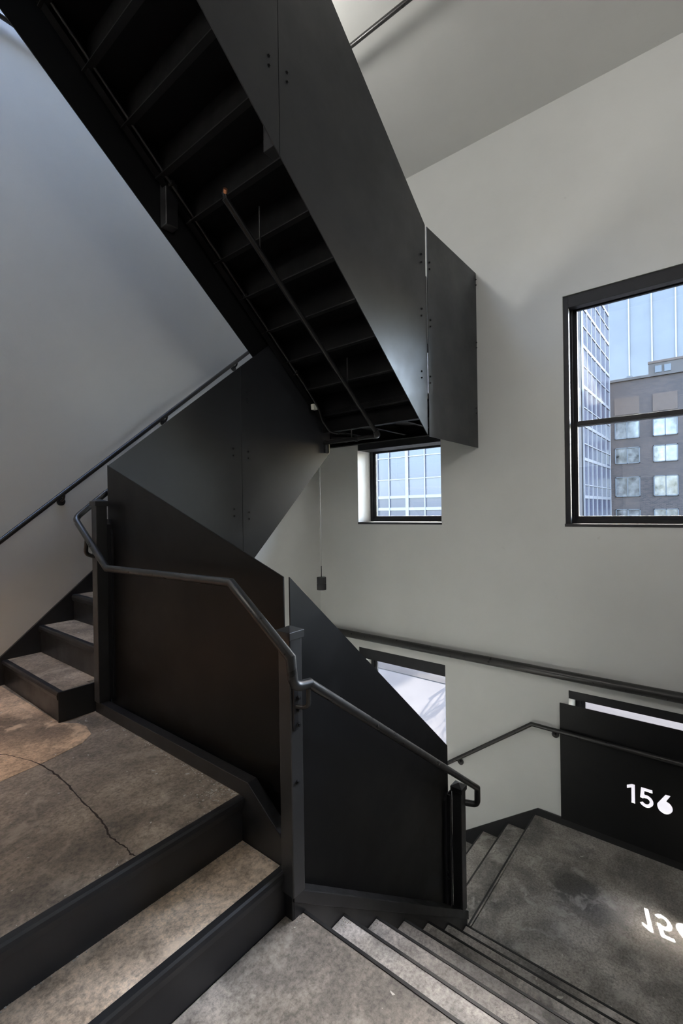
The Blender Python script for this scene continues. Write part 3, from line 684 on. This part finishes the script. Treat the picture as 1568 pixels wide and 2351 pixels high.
def facade_grid(parent, plane, c, us, zs, gm, mull_w, mull_d, spandrel=None, heavy=()):
    """panes + mullions of a curtain wall. plane 'x': facade at x=c facing -x (u=y); plane 'y': at y=c facing -y (u=x)"""
    cache = {}
    for i in range(len(us)-1):
        for j in range(len(zs)-1):
            du, dz = us[i+1]-us[i], zs[j+1]-zs[j]; key = (round(du, 3), round(dz, 3), j % 3 == 1)
            if key not in cache:
                mb = B((-.05, -du/2, 0), (.05, du/2, dz)) if plane == 'x' else B((-du/2, -.05, 0), (du/2, .05, dz))
                cache[key] = mesh_from(mb, (0, 0, 0), 'pane', gm[0] if not key[2] else gm[1])
            uc = (us[i]+us[i+1])/2
            put('pane', cache[key], parent, (c, uc, zs[j]) if plane == 'x' else (uc, c, zs[j]))
    for i, u in enumerate(us):
        w = mull_w*(3.2 if i in heavy else 1)
        mb = B((c-mull_d, u-w/2, zs[0]), (c, u+w/2, zs[-1])) if plane == 'x' else B((u-w/2, c-mull_d, zs[0]), (u+w/2, c, zs[-1]))
        build(mb, 'mullion', MULL, parent)
    for j, z in enumerate(zs):
        w = mull_w*(2.6 if (spandrel and spandrel(j)) else .9)
        mb = B((c-mull_d*.8, us[0], z-w/2), (c, us[-1], z+w/2)) if plane == 'x' else B((us[0], c-mull_d*.8, z-w/2), (us[-1], c, z+w/2))
        build(mb, 'transom', MULL, parent)

gb = thing('glass_building', 'blue glass office building with white mullions across the street', 'building', (50, 20, ZG))
build(B((28.1, 12.3, ZG), (59.5, 34, 13.6)), 'podium', CONCR, gb)
build(B((59.6, 12.3, ZG), (76.6, 30, 31)), 'tower', CONCR, gb)
ys_ = [12.3, 14.0, 15.32, 16.70, 18.15, 19.15, 20.6, 22.0, 23.6]
zs_ = [-4.3, -2.3, -.9, .07, .90, 2.13, 3.66, 4.9, 6.3, 8.2, 9.9, 11.6, 13.5]
facade_grid(gb, 'x', 28.0, ys_, zs_, (FGLASS, FGLASS2), .075, .14, lambda j: j in (3, 4), heavy=(3,))
xs_ = [59.7, 61.9, 64.4, 67.0, 70.1, 73.4, 76.5]
z2 = [-4.3, -1.2, 1.2, 2.6, 5.6, 7.4, 9.5, 11.6, 14.0, 16.4, 18.7, 21.0, 23.2, 25.4, 27.4, 30.8]
facade_grid(gb, 'y', 12.2, xs_, z2, (FGLASS2, FGLASS), .14, .16, lambda j: j % 2 == 0)

bb = thing('brick_building', 'grey-brown brick office block with paired windows beyond the glass building', 'building', (86, 4, ZG))
K = 80/75.
build(B((80, -14, ZG), (95, 14.5, 17.35*K)), 'wall', BRICK, bb)
build(B((79.7, -14.1, 17.3*K), (95, 14.6, 17.3*K+.35)), 'parapet', CONCR, bb)
cols = [(8.33*K, 11.28*K), (4.11*K, 6.82*K), (-.1*K, 2.6*K)]
rows = [(9.34*K, 11.7*K), (5.9*K, 8.12*K), (1.36*K, 4.08*K), (-2.9*K, -.35*K)]
for (a, b) in cols:
    build(B((79.9, a, 12.66*K), (80.02, b, 15.0*K)), 'infill_panel', INFILL, bb)
    for (c, d) in rows:
        w = build(MB().box((79.85, a, c), (80.05, a+.12, d)).box((79.85, b-.12, c), (80.05, b, d)).box((79.85, a, d-.12), (80.05, b, d)).box((79.85, a, c), (80.05, b, c+.12)).box((79.85, (a+b)/2-.06, c), (80.05, (a+b)/2+.06, d)), 'window', BWINF, bb)
        build(B((79.98, a+.12, c+.12), (80.02, (a+b)/2-.06, d-.12)), 'pane', BWIN, w); build(B((79.98, (a+b)/2+.06, c+.12), (80.02, b-.12, d-.12)), 'pane', BWIN, w)
ph = build(B((80.6, -6, 17.4*K), (90, 7.3*K, 19.3*K)), 'penthouse', CONCR, bb)
build(B((80.5, -6.1, 19.2*K), (90, 7.35*K, 19.5*K)), 'penthouse_roof', INFILL, bb)
for (a, b) in ((6.2, 7.0), (5.1, 5.9)): build(B((80.5, a, 17.9*K), (80.65, b, 18.8*K)), 'vent', BWINF, ph)
build(B((81, 9.9, 17.4*K), (82, 10.6, 17.4*K+.8)), 'roof_vent', BWINF, bb)

gt = thing('glass_tower', 'tall pale blue glass tower with thin white vertical fins in the distance', 'building', (150, 15, ZG))
build(B((140.5, -30, ZG), (165, 40, 75)), 'core', CONCR, gt)
for i in range(7):
    y = -2+i*4.9
    build(B((140.2, y+.02, ZG), (140.45, y+4.88, 75)), 'glazing', PALEG, gt)
    build(B((139.9, y-.16, ZG), (140.4, y+.16, 75)), 'fin', MULL, gt)

# added unseen panel keeps sun off the window; bare street tree shades the pavement
bl = thing('occluder', 'added sun-blocking panel on a pole, out of view', 'occluder', (30, 9.6, ZG))
build(MB().tube([(30.4, 7.8, ZG), (30.4, 7.8, 20)], .3, 16), 'pole', CONCR, bl)
build(B((29.9, 1.2, 18.25), (30.15, 8.0, 24.5)), 'panel', CONCR, bl)
build(B((30.15, 1.2, 19.0), (30.5, 8.0, 19.3)), 'catwalk', STEEL, bl)

tr = thing('street_tree', 'bare leafless street tree at the edge of the road', 'tree', (12.9, 5.6, ZG-.12))
mbt = MB()
TR = random.Random(3)
def branch(p, d, L, r, depth):
    q = p+d*L*.5+Vector((TR.uniform(-.05, .05), TR.uniform(-.05, .05), TR.uniform(-.02, .05)))*L; e = p+d*L
    mbt.tube([p, q, e], r, 6 if depth > 1 else 4)
    if depth == 0: return
    for k in range(3 if depth > 1 else 4):
        a = TR.uniform(0, 2*math.pi); t_ = d.orthogonal().normalized(); t_.rotate(Matrix.Rotation(a, 3, d))
        nd = (d*TR.uniform(.75, 1.1)+t_*TR.uniform(.3, .6)+Vector((0, 0, .25))).normalized()
        s = TR.uniform(.45, 1.0)
        branch(p+d*L*s, nd, L*TR.uniform(.55, .8), r*.58, depth-1)
branch(Vector((12.9, 5.6, ZG-.12)), Vector((0, 0, 1)), 1.9, .075, 5)
build(mbt, 'trunk_and_branches', BARK, tr)
